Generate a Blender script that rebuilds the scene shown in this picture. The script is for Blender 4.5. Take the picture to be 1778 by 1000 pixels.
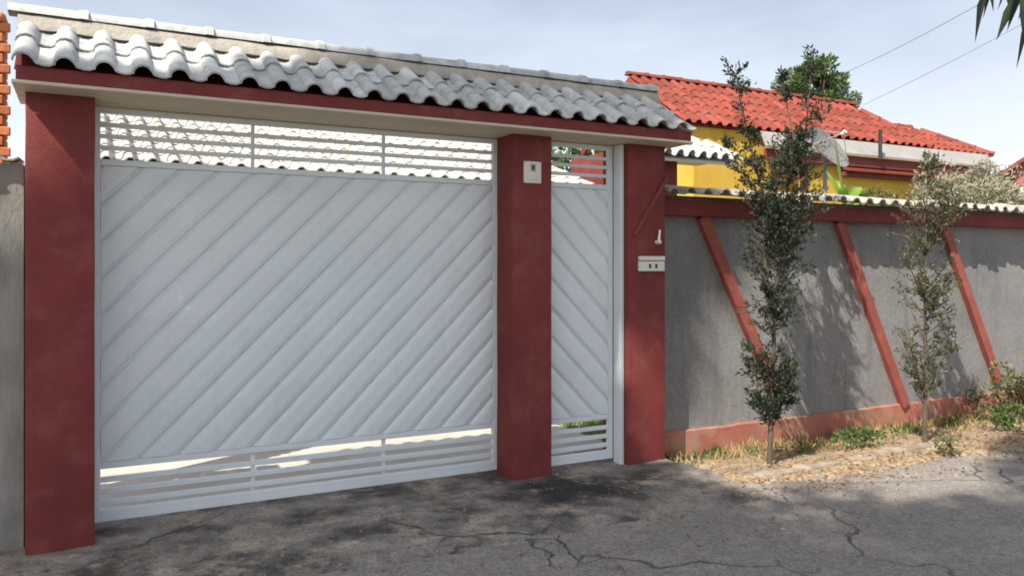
import bpy, bmesh, math, random
import numpy as np
from mathutils import Vector, Matrix
random.seed(7); rng = np.random.default_rng(11)
R = math.radians
scene = bpy.context.scene
for o in list(bpy.data.objects): bpy.data.objects.remove(o)
COL = scene.collection

# ------------------------------------------------------------------ camera
EYE = 1.65; FPX = 1400.0; YAW = R(27.89); HORIZON = 460.0
cam_d = bpy.data.cameras.new('camera'); cam = bpy.data.objects.new('camera', cam_d); COL.objects.link(cam)
cam_d.sensor_width = 36.0; cam_d.lens = FPX/1778*36.0
cam_d.shift_y = (HORIZON-500)/1778
cam_d.clip_start = 0.05; cam_d.clip_end = 3000
cam.location = (0, 0, EYE); cam.rotation_euler = (R(90), 0, -YAW)
scene.camera = cam

# ------------------------------------------------------------------ sky, sun, exposure
SUN_RAW = (0.80, 0.42, -1.05)
SUN = Vector(SUN_RAW).normalized()          # direction the light travels
world = bpy.data.worlds.new('World'); scene.world = world; world.use_nodes = True
wn = world.node_tree.nodes; wl = world.node_tree.links; wn.clear()
wo = wn.new('ShaderNodeOutputWorld'); wb = wn.new('ShaderNodeBackground')
sky = wn.new('ShaderNodeTexSky'); sky.sky_type = 'NISHITA'; sky.sun_disc = False
sky.sun_elevation = math.asin(-SUN.z); sky.sun_rotation = math.atan2(-SUN.x, -SUN.y)
sky.air_density = 1.0; sky.dust_density = 4.5; sky.ozone_density = 1.0
tc = wn.new('ShaderNodeTexCoord'); mp = wn.new('ShaderNodeMapping'); mp.inputs['Scale'].default_value = (1.2, 1.2, 4.0)
nz = wn.new('ShaderNodeTexNoise'); nz.inputs['Scale'].default_value = 1.6; nz.inputs['Detail'].default_value = 7; nz.inputs['Roughness'].default_value = .55
cr = wn.new('ShaderNodeValToRGB'); cr.color_ramp.elements[0].position = .36; cr.color_ramp.elements[1].position = .66
cr.color_ramp.elements[0].color = (.30, .30, .30, 1); cr.color_ramp.elements[1].color = (.62, .62, .62, 1)
mx = wn.new('ShaderNodeMixRGB'); mx.inputs[2].default_value = (7.5, 8.3, 9.4, 1)   # thin high cloud
wl.new(tc.outputs['Generated'], mp.inputs['Vector']); wl.new(mp.outputs[0], nz.inputs['Vector'])
wl.new(nz.outputs['Fac'], cr.inputs[0]); wl.new(cr.outputs[0], mx.inputs[0]); wl.new(sky.outputs[0], mx.inputs[1])
sxyz = wn.new('ShaderNodeSeparateXYZ'); wl.new(tc.outputs['Generated'], sxyz.inputs[0])
hz = wn.new('ShaderNodeMapRange'); hz.interpolation_type = 'SMOOTHSTEP'; hz.inputs[1].default_value = .36; hz.inputs[2].default_value = 0.0; hz.inputs[3].default_value = 0; hz.inputs[4].default_value = .8
wl.new(sxyz.outputs[2], hz.inputs[0])
mh = wn.new('ShaderNodeMixRGB'); mh.inputs[2].default_value = (8.6, 9.0, 9.5, 1)     # pale haze low in the sky, all round
wl.new(hz.outputs[0], mh.inputs[0]); wl.new(mx.outputs[0], mh.inputs[1]); wl.new(mh.outputs[0], wb.inputs['Color']); wb.inputs['Strength'].default_value = 0.09
wl.new(wb.outputs[0], wo.inputs['Surface'])
sd = bpy.data.lights.new('sun', 'SUN'); sd.energy = 5.0; sd.angle = R(0.53); sd.color = (1.0, .93, .82)
so = bpy.data.objects.new('sun', sd); COL.objects.link(so); so.location = (-20, -12, 30)
so.rotation_euler = SUN.to_track_quat('-Z', 'Y').to_euler()
vs = scene.view_settings; vs.view_transform = 'Standard'; vs.look = 'None'; vs.gamma = 1; vs.use_curve_mapping = False
vs.exposure = 0.62
scene.render.engine = 'CYCLES'; scene.cycles.filter_width = 1.8; scene.render.resolution_x = 1024; scene.render.resolution_y = 575

# ------------------------------------------------------------------ pixel to place (a pixel is a direction, the plane gives the distance)
CY, SY = math.cos(YAW), math.sin(YAW)
def ray(u, v):
    r = (u-889)/FPX; h = (HORIZON-v)/FPX
    return SY+CY*r, CY-SY*r, h
def atY(u, v, Y):
    dx, dy, h = ray(u, v); t = Y/dy
    return Vector((dx*t, Y, EYE+h*t))
def atZ(u, v, Z=0.0):
    dx, dy, h = ray(u, v); t = (Z-EYE)/h
    return Vector((dx*t, dy*t, Z))

# ------------------------------------------------------------------ materials
def mat(name, c1, c2=None, scale=6, rough=.8, bump=.2, bscale=60, spread=(.35, .65), c3=None, s3=2, spread3=(.55, .72), rnd=0.0, spec=.3, bdist=.01, stretch=None, streak=None, chips=None):
    m = bpy.data.materials.new(name); m.use_nodes = True
    n = m.node_tree.nodes; l = m.node_tree.links; b = n['Principled BSDF']
    b.inputs['Roughness'].default_value = rough; b.inputs['Specular IOR Level'].default_value = spec
    g = n.new('ShaderNodeNewGeometry'); vec = g.outputs['Position']
    if stretch:
        mpn = n.new('ShaderNodeMapping'); mpn.inputs['Scale'].default_value = stretch
        l.new(vec, mpn.inputs['Vector']); vec = mpn.outputs[0]
    def noise(s, lo, hi, det=6):
        t = n.new('ShaderNodeTexNoise'); t.inputs['Scale'].default_value = s; t.inputs['Detail'].default_value = det; t.inputs['Roughness'].default_value = .6
        l.new(vec, t.inputs['Vector'])
        r = n.new('ShaderNodeMapRange'); r.inputs[1].default_value = lo; r.inputs[2].default_value = hi
        l.new(t.outputs['Fac'], r.inputs[0]); return r.outputs[0]
    def mixc(f, a, bb):
        k = n.new('ShaderNodeMixRGB'); l.new(f, k.inputs[0])
        for i, c in ((1, a), (2, bb)):
            if isinstance(c, tuple): k.inputs[i].default_value = (*c, 1)
            else: l.new(c, k.inputs[i])
        return k.outputs[0]
    col = mixc(noise(scale, *spread), c1, c2 or c1)
    if c3: col = mixc(noise(s3, *spread3), col, c3)
    for lay, sc in ((streak, (1, 1, .13)), (chips, (1, 1, 1))):      # rain streaks (long noise) and chipped spots (small noise)
        if not lay: continue
        mq = n.new('ShaderNodeMapping'); mq.inputs['Scale'].default_value = sc; l.new(g.outputs['Position'], mq.inputs['Vector'])
        t = n.new('ShaderNodeTexNoise'); t.inputs['Scale'].default_value = lay[1]; t.inputs['Detail'].default_value = 7; t.inputs['Roughness'].default_value = .65; l.new(mq.outputs[0], t.inputs['Vector'])
        r = n.new('ShaderNodeMapRange'); r.inputs[1].default_value = lay[2]; r.inputs[2].default_value = lay[3]; r.inputs[4].default_value = lay[4]; l.new(t.outputs['Fac'], r.inputs[0])
        col = mixc(r.outputs[0], col, lay[0])
    if rnd:
        oi = n.new('ShaderNodeObjectInfo'); hs = n.new('ShaderNodeHueSaturation')
        r = n.new('ShaderNodeMapRange'); r.inputs[3].default_value = 1-rnd; r.inputs[4].default_value = 1+rnd
        l.new(oi.outputs['Random'], r.inputs[0]); l.new(r.outputs[0], hs.inputs['Value']); l.new(col, hs.inputs['Color']); col = hs.outputs[0]
    l.new(col, b.inputs['Base Color'])
    if bump:
        t = n.new('ShaderNodeTexNoise'); t.inputs['Scale'].default_value = bscale; t.inputs['Detail'].default_value = 5
        l.new(vec, t.inputs['Vector'])
        bp = n.new('ShaderNodeBump'); bp.inputs['Strength'].default_value = bump; bp.inputs['Distance'].default_value = bdist
        l.new(t.outputs['Fac'], bp.inputs['Height']); l.new(bp.outputs[0], b.inputs['Normal'])
    return m

def leafmat(name, c1, c2, trans=.25, rough=.5):
    m = bpy.data.materials.new(name); m.use_nodes = True
    n = m.node_tree.nodes; l = m.node_tree.links; b = n['Principled BSDF']; out = n['Material Output']
    g = n.new('ShaderNodeNewGeometry')
    k = n.new('ShaderNodeMixRGB'); k.inputs[1].default_value = (*c1, 1); k.inputs[2].default_value = (*c2, 1)
    l.new(g.outputs['Random Per Island'], k.inputs[0])
    l.new(k.outputs[0], b.inputs['Base Color']); b.inputs['Roughness'].default_value = rough; b.inputs['Specular IOR Level'].default_value = .25
    t = n.new('ShaderNodeBsdfTranslucent'); l.new(k.outputs[0], t.inputs['Color'])
    ms = n.new('ShaderNodeMixShader'); ms.inputs[0].default_value = trans
    l.new(b.outputs[0], ms.inputs[1]); l.new(t.outputs[0], ms.inputs[2]); l.new(ms.outputs[0], out.inputs['Surface'])
    return m

M = {}
M['maroon'] = mat('maroon_paint', (.225, .043, .040), (.165, .030, .029), 2.2, .75, .35, 90, c3=(.24, .075, .062), s3=5, spread3=(.52, .8), streak=((.12, .03, .03), 4, .5, .75, .6))
M['maroon_dark'] = mat('maroon_gloss', (.15, .025, .027), (.11, .02, .022), 5, .5, .15, 60)
M['gate_white'] = mat('gate_white_enamel', (.72, .765, .79), (.67, .715, .74), 1.3, .5, .12, 30, c3=(.57, .60, .61), s3=3.5, spread3=(.55, .95), spec=.4, streak=((.50, .51, .49), 6, .54, .85, .45), chips=((.35, .25, .18), 45, .74, .78, .7))
M['white'] = mat('white_paint', (.72, .70, .66), (.62, .60, .56), 4, .6, .15, 50)
M['soffit'] = mat('soffit_plastic', (.58, .52, .43), (.52, .455, .365), 1.5, .5, .05, 30)
M['tile_white'] = mat('white_cement_tile', (.53, .535, .525), (.42, .43, .425), 9, .8, .35, 70, c3=(.24, .245, .235), s3=11, spread3=(.52, .76), rnd=.18, streak=((.26, .26, .25), 9, .52, .75, .6))
M['tile_aged'] = mat('aged_cement_tile', (.50, .485, .45), (.40, .39, .36), 9, .8, .3, 70, c3=(.2, .195, .18), s3=8, spread3=(.55, .75), rnd=.12)
M['mortar'] = mat('ridge_mortar', (.42, .385, .33), (.30, .275, .24), 9, .95, .7, 45, c3=(.2, .19, .17), s3=5, spread3=(.58, .85))
M['cap_tile'] = mat('weathered_cap_tile', (.46, .43, .37), (.30, .28, .24), 11, .9, .4, 70, c3=(.13, .125, .11), s3=9, spread3=(.5, .7), rnd=.2)
M['render_grey'] = mat('rough_grey_render', (.39, .38, .375), (.29, .285, .285), 45, .95, 1.0, 120, c3=(.22, .215, .215), s3=1.3, spread3=(.52, .85), bdist=.03, streak=((.17, .17, .175), 5, .5, .78, .75), chips=((.42, .40, .37), 60, .62, .7, .5))
M['conc_wall'] = mat('bare_concrete_wall', (.36, .35, .32), (.25, .245, .225), 5, .95, .5, 50, c3=(.13, .13, .12), s3=1.6, spread3=(.5, .75), stretch=(1, 1, .45))
M['terracotta'] = mat('terracotta_tile', (.26, .06, .038), (.19, .04, .028), 6, .85, .3, 60, c3=(.16, .07, .055), s3=2.2, spread3=(.52, .8), rnd=.24)
M['orange_clay'] = mat('orange_clay', (.60, .22, .10), (.45, .15, .07), 8, .9, .4, 50, rnd=.15)
M['yellow'] = mat('yellow_wall_paint', (.66, .43, .075), (.58, .36, .05), 2, .85, .2, 60, c3=(.55, .40, .16), s3=4, spread3=(.6, .9))
M['pale_band'] = mat('pale_awning_sheet', (.31, .295, .28), (.26, .25, .235), 3, .7, .1, 30)
M['pink'] = mat('pink_wall_paint', (.36, .12, .12), (.31, .10, .10), 3, .85, .2, 40)
M['dark_red_trim'] = mat('dark_red_trim', (.20, .05, .045), (.15, .035, .03), 4, .7, .1, 40)
M['asphalt'] = mat('worn_asphalt', (.275, .252, .23), (.20, .184, .17), 30, .95, .8, 140, c3=(.36, .315, .265), s3=2.2, spread3=(.5, .8), bdist=.012)
M['earth'] = mat('dry_earth', (.37, .275, .175), (.24, .175, .115), 16, 1, 1.0, 70, c3=(.45, .345, .225), s3=3, spread3=(.5, .8), bdist=.02)
M['ground'] = mat('ground_earth', (.22, .19, .13), (.12, .14, .07), .8, 1, .5, 20)
M['kerb'] = mat('kerb_concrete', (.40, .325, .24), (.28, .23, .17), 14, .95, .8, 70, c3=(.19, .16, .125), s3=6, spread3=(.48, .62))
M['bark'] = mat('grey_bark', (.13, .10, .075), (.07, .055, .04), 18, .95, .8, 60, stretch=(1, 1, .3))
M['metal'] = mat('galvanised_metal', (.33, .33, .34), (.26, .26, .27), 8, .5, .05, 40, spec=.5)
M['dish_mesh'] = mat('dish_mesh_grey', (.20, .19, .19), (.14, .135, .135), 30, .6, .2, 200)
M['cable'] = mat('weathered_cable', (.22, .22, .23), (.18, .18, .19), 6, .7, .0)
M['dark'] = mat('dark_plastic', (.03, .03, .032), (.045, .045, .045), 5, .5, .05, 40)
M['plate'] = mat('ivory_plastic', (.70, .67, .60), (.62, .59, .52), 6, .5, .05, 40)
M['floor'] = mat('pale_floor_tile', (.52, .50, .46), (.46, .44, .40), 3, .6, .1, 30)
M['leaf_dark'] = leafmat('dark_shrub_leaf', (.022, .040, .025), (.05, .066, .038), .2)
M['leaf_olive'] = leafmat('olive_leaf', (.10, .115, .05), (.24, .225, .11), .3)
M['leaf_sap'] = leafmat('sapling_leaf', (.055, .07, .035), (.17, .165, .08), .3)
M['leaf_mid'] = leafmat('mid_green_leaf', (.06, .11, .03), (.13, .19, .06), .3)
M['leaf_pale'] = leafmat('pale_dusty_leaf', (.24, .235, .16), (.42, .39, .28), .25)
M['leaf_bright'] = leafmat('bright_green_leaf', (.20, .34, .06), (.32, .45, .10), .35)
M['leaf_grey'] = leafmat('grey_green_leaf', (.20, .25, .21), (.30, .34, .29), .25)
M['leaf_palm'] = leafmat('palm_leaflet', (.035, .055, .03), (.06, .085, .045), .12)
M['grass'] = leafmat('lawn_blade', (.20, .33, .06), (.34, .45, .12), .3)
M['straw'] = leafmat('dry_grass_blade', (.40, .31, .15), (.55, .44, .22), .25)
M['litter'] = leafmat('fallen_dry_leaf', (.20, .095, .05), (.40, .27, .15), .1, .9)

def driveway_mat():
    m = mat('stained_concrete', (.30, .272, .24), (.20, .185, .168), 9, .95, .8, 70, c3=(.075, .07, .066), s3=1.9, spread3=(.44, .6), bdist=.015)
    n = m.node_tree.nodes; l = m.node_tree.links; b = n['Principled BSDF']
    src = b.inputs['Base Color'].links[0].from_socket
    g = n.new('ShaderNodeNewGeometry')
    # oil stain by the middle pillar: a dark blotch with a ragged outline
    mpn = n.new('ShaderNodeVectorMath'); mpn.operation = 'DISTANCE'; mpn.inputs[1].default_value = (3.15, 5.1, 0)
    nz = n.new('ShaderNodeTexNoise'); nz.inputs['Scale'].default_value = 3; nz.inputs['Detail'].default_value = 6; l.new(g.outputs['Position'], nz.inputs['Vector'])
    l.new(g.outputs['Position'], mpn.inputs[0])
    ad = n.new('ShaderNodeMath'); ad.operation = 'MULTIPLY_ADD'; ad.inputs[1].default_value = .9; l.new(nz.outputs['Fac'], ad.inputs[0]); l.new(mpn.outputs['Value'], ad.inputs[2])
    mr = n.new('ShaderNodeMapRange'); mr.inputs[1].default_value = 1.05; mr.inputs[2].default_value = .65; l.new(ad.outputs[0], mr.inputs[0])
    k = n.new('ShaderNodeMixRGB'); l.new(mr.outputs[0], k.inputs[0]); l.new(src, k.inputs[1]); k.inputs[2].default_value = (.035, .034, .036, 1)
    # pale beige patches spread by noise
    n2 = n.new('ShaderNodeTexNoise'); n2.inputs['Scale'].default_value = 2.6; n2.inputs['Detail'].default_value = 8; n2.inputs['Roughness'].default_value = .7
    mp2 = n.new('ShaderNodeMapping'); mp2.inputs['Location'].default_value = (3.3, 1.7, 0); l.new(g.outputs['Position'], mp2.inputs['Vector']); l.new(mp2.outputs[0], n2.inputs['Vector'])
    r2 = n.new('ShaderNodeMapRange'); r2.inputs[1].default_value = .53; r2.inputs[2].default_value = .68; l.new(n2.outputs['Fac'], r2.inputs[0])
    k2 = n.new('ShaderNodeMixRGB'); l.new(r2.outputs[0], k2.inputs[0]); l.new(k.outputs[0], k2.inputs[1]); k2.inputs[2].default_value = (.42, .35, .28, 1)
    l.new(k2.outputs[0], b.inputs['Base Color']); return m
M['driveway'] = driveway_mat()

def add_cracks(m, scale, width, dark):
    n = m.node_tree.nodes; l = m.node_tree.links; b = n['Principled BSDF']
    src = b.inputs['Base Color'].links[0].from_socket
    g = n.new('ShaderNodeNewGeometry')
    nz = n.new('ShaderNodeTexNoise'); nz.inputs['Scale'].default_value = 3.2; nz.inputs['Detail'].default_value = 6; l.new(g.outputs['Position'], nz.inputs['Vector'])
    ad = n.new('ShaderNodeMixRGB'); ad.blend_type = 'ADD'; ad.inputs[0].default_value = .3; l.new(g.outputs['Position'], ad.inputs[1]); l.new(nz.outputs['Color'], ad.inputs[2])
    v = n.new('ShaderNodeTexVoronoi'); v.feature = 'DISTANCE_TO_EDGE'; v.inputs['Scale'].default_value = scale; l.new(ad.outputs[0], v.inputs['Vector'])
    r = n.new('ShaderNodeMapRange'); r.inputs[1].default_value = width; r.inputs[2].default_value = 0; l.new(v.outputs['Distance'], r.inputs[0])
    n3 = n.new('ShaderNodeTexNoise'); n3.inputs['Scale'].default_value = 1.1; l.new(g.outputs['Position'], n3.inputs['Vector'])
    r3 = n.new('ShaderNodeMapRange'); r3.inputs[1].default_value = .45; r3.inputs[2].default_value = .6; l.new(n3.outputs['Fac'], r3.inputs[0])
    mu = n.new('ShaderNodeMath'); mu.operation = 'MULTIPLY'; l.new(r.outputs[0], mu.inputs[0]); l.new(r3.outputs[0], mu.inputs[1])
    k = n.new('ShaderNodeMixRGB'); l.new(mu.outputs[0], k.inputs[0]); l.new(src, k.inputs[1]); k.inputs[2].default_value = (*dark, 1)
    l.new(k.outputs[0], b.inputs['Base Color'])
    bp = n.new('ShaderNodeBump'); bp.invert = True; bp.inputs['Strength'].default_value = .8; bp.inputs['Distance'].default_value = .03; l.new(mu.outputs[0], bp.inputs['Height'])
    l.new(b.inputs['Normal'].links[0].from_socket, bp.inputs['Normal']); l.new(bp.outputs[0], b.inputs['Normal'])
def speckle(m, scale, amount):
    n = m.node_tree.nodes; l = m.node_tree.links; b = n['Principled BSDF']
    src = b.inputs['Base Color'].links[0].from_socket; g = n.new('ShaderNodeNewGeometry')
    v = n.new('ShaderNodeTexVoronoi'); v.inputs['Scale'].default_value = scale; l.new(g.outputs['Position'], v.inputs['Vector'])
    sp = n.new('ShaderNodeSeparateColor'); l.new(v.outputs['Color'], sp.inputs[0])
    n2 = n.new('ShaderNodeTexNoise'); n2.inputs['Scale'].default_value = 14; n2.inputs['Detail'].default_value = 8; n2.inputs['Roughness'].default_value = .75; l.new(g.outputs['Position'], n2.inputs['Vector'])
    ad = n.new('ShaderNodeMath'); ad.operation = 'ADD'; l.new(sp.outputs[0], ad.inputs[0]); l.new(n2.outputs['Fac'], ad.inputs[1])
    r = n.new('ShaderNodeMapRange'); r.inputs[1].default_value = .35; r.inputs[2].default_value = 1.65; r.inputs[3].default_value = 1-amount; r.inputs[4].default_value = 1+amount
    l.new(ad.outputs[0], r.inputs[0]); hs_ = n.new('ShaderNodeHueSaturation'); l.new(r.outputs[0], hs_.inputs['Value']); l.new(src, hs_.inputs['Color']); l.new(hs_.outputs[0], b.inputs['Base Color'])
speckle(M['asphalt'], 90, .33); speckle(M['driveway'], 90, .36); speckle(M['earth'], 40, .5)
add_cracks(M['asphalt'], .8, .009, (.10, .095, .09))
add_cracks(M['driveway'], .6, .010, (.09, .085, .078))

# ------------------------------------------------------------------ builders
def link(name, me, m, parent=None):
    o = bpy.data.objects.new(name, me); COL.objects.link(o)
    if m is not None and not me.materials: me.materials.append(M[m] if isinstance(m, str) else m)
    if parent is not None: o.parent = parent
    return o
def tag(o, label, cat, group=None, kind=None):
    if label: o['label'] = label
    if cat: o['category'] = cat
    if group: o['group'] = group
    if kind: o['kind'] = kind
    return o
def thing(name, label, cat, loc=(0, 0, 0), group=None):
    o = bpy.data.objects.new(name, None); COL.objects.link(o); o.location = loc; o.empty_display_size = .1
    return tag(o, label, cat, group)
def mesh_of(bm, name='mesh', smooth=None):
    me = bpy.data.meshes.new(name); bmesh.ops.recalc_face_normals(bm, faces=bm.faces[:]); bm.to_mesh(me); bm.free()
    if smooth:
        me.polygons.foreach_set('use_smooth', [True]*len(me.polygons)); me.set_sharp_from_angle(angle=R(smooth))
    return me
def add_box(bm, lo, hi, bevel=0.0, segs=1):
    b2 = bmesh.new(); bmesh.ops.create_cube(b2, size=1)
    for v in b2.verts:
        v.co = Vector([(lo[i]+hi[i])/2+v.co[i]*(hi[i]-lo[i]) for i in range(3)])
    if bevel: bmesh.ops.bevel(b2, geom=b2.edges[:], offset=bevel, segments=segs, affect='EDGES', profile=.5)
    t = bpy.data.meshes.new('t'); b2.to_mesh(t); b2.free(); bm.from_mesh(t); bpy.data.meshes.remove(t)
def box(name, lo, hi, m, parent=None, bevel=.004):
    off = parent.matrix_world.translation if False else (Vector(parent.location) if parent is not None and parent.parent is None else Vector((0, 0, 0)))
    if parent is not None and parent.parent is not None: off = Vector(parent.parent.location)+Vector(parent.location)
    bm = bmesh.new(); add_box(bm, [lo[i]-off[i] for i in range(3)], [hi[i]-off[i] for i in range(3)], bevel)
    return link(name, mesh_of(bm, name), m, parent)
def raw(verts, faces, name='mesh', smooth=None):
    me = bpy.data.meshes.new(name); me.from_pydata([tuple(v) for v in verts], [], faces); me.update()
    bm = bmesh.new(); bm.from_mesh(me); bmesh.ops.recalc_face_normals(bm, faces=bm.faces[:]); bm.to_mesh(me); bm.free()
    if smooth:
        me.polygons.foreach_set('use_smooth', [True]*len(me.polygons)); me.set_sharp_from_angle(angle=R(smooth))
    return me
def slab_poly(pts, axis_n, thick):          # polygon (3D points) extruded along axis_n
    n = len(pts); a = [Vector(p) for p in pts]; b = [p+Vector(axis_n)*thick for p in a]
    return a+b, [tuple(range(n)), tuple(range(2*n-1, n-1, -1))]+[(i, (i+1) % n, n+(i+1) % n, n+i) for i in range(n)]
def tube_into(V, F, pts, rads, k=7):
    base = len(V); pts = [Vector(p) for p in pts]
    for i, p in enumerate(pts):
        d = (pts[min(i+1, len(pts)-1)]-pts[max(i-1, 0)]).normalized()
        a = d.cross(Vector((0.31, .17, .93))).normalized() if abs(d.z) < .9 else d.cross(Vector((1, .1, 0))).normalized()
        b = d.cross(a)
        for j in range(k):
            t = 2*math.pi*j/k; V.append(p+(a*math.cos(t)+b*math.sin(t))*rads[i])
    for i in range(len(pts)-1):
        for j in range(k):
            F.append((base+i*k+j, base+i*k+(j+1) % k, base+(i+1)*k+(j+1) % k, base+(i+1)*k+j))
    F.append(tuple(base+j for j in range(k))); F.append(tuple(base+(len(pts)-1)*k+j for j in reversed(range(k))))
def tube(name, pts, rads, m, parent=None, k=7):
    V, F = [], []; tube_into(V, F, pts, rads, k)
    off = Vector(parent.location) if parent is not None else Vector((0, 0, 0))
    return link(name, raw([v-off for v in V], F, name, 50), m, parent)
def noise2(x, y, s=1.0):
    from mathutils import noise
    return noise.fractal(Vector((x*s, y*s, 3.3)), 1.0, 2.0, 4)
def leaves_mesh(P, D, L, W, name='foliage', curl=.15):
    # each leaf: a folded diamond of 2 triangles-pairs (4 verts)
    P = np.asarray(P, float); D = np.asarray(D, float); n = len(P)
    D /= np.linalg.norm(D, axis=1, keepdims=True)+1e-9
    rnd = rng.normal(size=(n, 3)); S = np.cross(D, rnd); S /= np.linalg.norm(S, axis=1, keepdims=True)+1e-9
    N = np.cross(D, S)
    L = np.broadcast_to(np.asarray(L, float), (n,))[:, None]; W = np.broadcast_to(np.asarray(W, float), (n,))[:, None]
    a = P; b = P+D*L*.5+S*W*.5+N*L*curl*.5; c = P+D*L; d = P+D*L*.5-S*W*.5+N*L*curl*.5
    V = np.stack([a, b, c, d], 1).reshape(-1, 3)
    idx = np.arange(n)*4
    T = np.stack([idx, idx+1, idx+2, idx, idx+2, idx+3], 1).reshape(-1, 3)
    me = bpy.data.meshes.new(name)
    me.vertices.add(len(V)); me.vertices.foreach_set('co', V.ravel())
    me.loops.add(T.size); me.loops.foreach_set('vertex_index', T.ravel().astype(np.int32))
    me.polygons.add(len(T)); me.polygons.foreach_set('loop_start', (np.arange(len(T))*3).astype(np.int32))
    me.update(calc_edges=True); me.validate(); return me

# ------------------------------------------------------------------ the ground
def ground_z(x, y):
    z = -.02
    if y < 5.2: z += -.012*(5.2-y)
    z += -.03*max(0, min(1, (1.0-x)/1.2))
    return z
def sheet(name, x0, x1, y0, y1, step, fz, m, inside=None):
    nx = max(2, int((x1-x0)/step)+1); ny = max(2, int((y1-y0)/step)+1)
    V = []; F = []
    for j in range(ny):
        for i in range(nx):
            x = x0+(x1-x0)*i/(nx-1); y = y0+(y1-y0)*j/(ny-1); V.append((x, y, fz(x, y)))
    for j in range(ny-1):
        for i in range(nx-1):
            if inside:
                cx = (V[j*nx+i][0]+V[j*nx+i+1][0])/2; cy = (V[j*nx+i][1]+V[(j+1)*nx+i][1])/2
                if not inside(cx, cy): continue
            F.append((j*nx+i, j*nx+i+1, (j+1)*nx+i+1, (j+1)*nx+i))
    o = link(name, raw(V, F, name, 80), m); o['kind'] = 'structure'; return o
sheet('ground', -150, 250, -120, 280, 40, lambda x, y: -.16, 'ground')
def road_z(x, y): return ground_z(x, y)-.012+.010*noise2(x, y, 1.4)+.004*noise2(x, y, 6)
sheet('road', -9, 24, -1.6, 4.95, .1, road_z, 'asphalt')
def drive_front(x): return 4.42+.14*noise2(x, 2.0, 1.1)+.05*noise2(x, 9, 5)-.22*max(0, (x-2.6))*.3
def drive_z(x, y):
    e = y-drive_front(x)
    return ground_z(x, y)+.016*max(-1.2, min(1, e/.10))+.006*noise2(x, y, 2.2)+.003*noise2(x, y, 9)
sheet('driveway', -1.6, 4.62, 3.8, 6.05, .05, drive_z, 'driveway', lambda x, y: y > drive_front(x)-.1 and (x < 4.45+.12*noise2(y, 1, 3)))
def verge_edge(x): return 4.42-.055*(x-4.6)+.10*noise2(x, 4.0, 1.3)+.05*noise2(x, 7.0, 4)
def verge_z(x, y):
    e = max(0, min(1, (y-verge_edge(x))/.22)); w = max(0, min(1, (x-4.25)/.3))
    bump = .02*noise2(x, y, 3)+.012*noise2(x, y, 9)
    low = .085*max(0, min(1, (y-4.75)/.5))
    return ground_z(x, y)-.05+(.062+.02*max(0, min(1, (y-4.7)/.5))+bump)*e*w-low
sheet('verge', 4.2, 15, 3.6, 5.72, .05, verge_z, 'earth')
courtyard = sheet('courtyard_floor', -2.2, 4.4, 6.06, 9.0, .4, lambda x, y: -.03, 'floor')
def joint_mat():
    m = M['floor']; n = m.node_tree.nodes; l = m.node_tree.links; b = n['Principled BSDF']
    src = b.inputs['Base Color'].links[0].from_socket; g = n.new('ShaderNodeNewGeometry')
    br = n.new('ShaderNodeTexBrick'); br.offset = 0; br.inputs['Scale'].default_value = 1; br.inputs['Brick Width'].default_value = .4; br.inputs['Row Height'].default_value = .4
    br.inputs['Mortar Size'].default_value = .006; br.inputs['Color1'].default_value = (1, 1, 1, 1); br.inputs['Color2'].default_value = (.93, .93, .93, 1); br.inputs['Mortar'].default_value = (.84, .84, .84, 1)
    l.new(g.outputs['Position'], br.inputs['Vector'])
    k = n.new('ShaderNodeMixRGB'); k.blend_type = 'MULTIPLY'; k.inputs[0].default_value = 1; l.new(src, k.inputs[1]); l.new(br.outputs['Color'], k.inputs[2]); l.new(k.outputs[0], b.inputs['Base Color'])
joint_mat()
sheet('garden_soil', 4.4, 16, 5.9, 10.7, .5, lambda x, y: -.05, 'ground')
# lawn inside the wall, seen through the foot gate
P = np.c_[rng.uniform(4.35, 8, 14000), rng.uniform(5.95, 9.5, 14000), np.full(14000, -.05)]
D = np.c_[rng.normal(0, .35, (14000, 2)), np.ones(14000)]
lawn = link('lawn_grass', leaves_mesh(P, D, rng.uniform(.04, .09, 14000), .012), 'grass')
tag(lawn, 'short green lawn beside the pale courtyard floor', 'grass', kind='stuff')

# ------------------------------------------------------------------ gate pillars
FRONT, BACK, SOFFIT = 5.45, 5.82, 2.67
def pillar(x0, x1, label):
    bm = bmesh.new(); add_box(bm, (x0, FRONT, -.14), (x1, BACK, SOFFIT-.001), .012, 2)
    bmesh.ops.subdivide_edges(bm, edges=[e for e in bm.edges if e.calc_length() > .5], cuts=14)
    for v in bm.verts:
        v.co.x += .004*noise2(v.co.z, v.co.y, 2.3); v.co.y += .004*noise2(v.co.x+5, v.co.z, 2.1)
    o = link('gate_pillar', mesh_of(bm, 'pillar', 40), 'maroon'); return tag(o, label, 'pillar', 'maroon gate pillars')
pillar(-.31, .05, 'maroon painted pillar between bare concrete wall and wide white gate')
pillar(2.89, 3.24, 'maroon pillar between the wide and the narrow white gates, holding an intercom plate')
pillar(3.97, 4.36, 'maroon pillar with letterbox plate, joined to the grey boundary wall')

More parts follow.
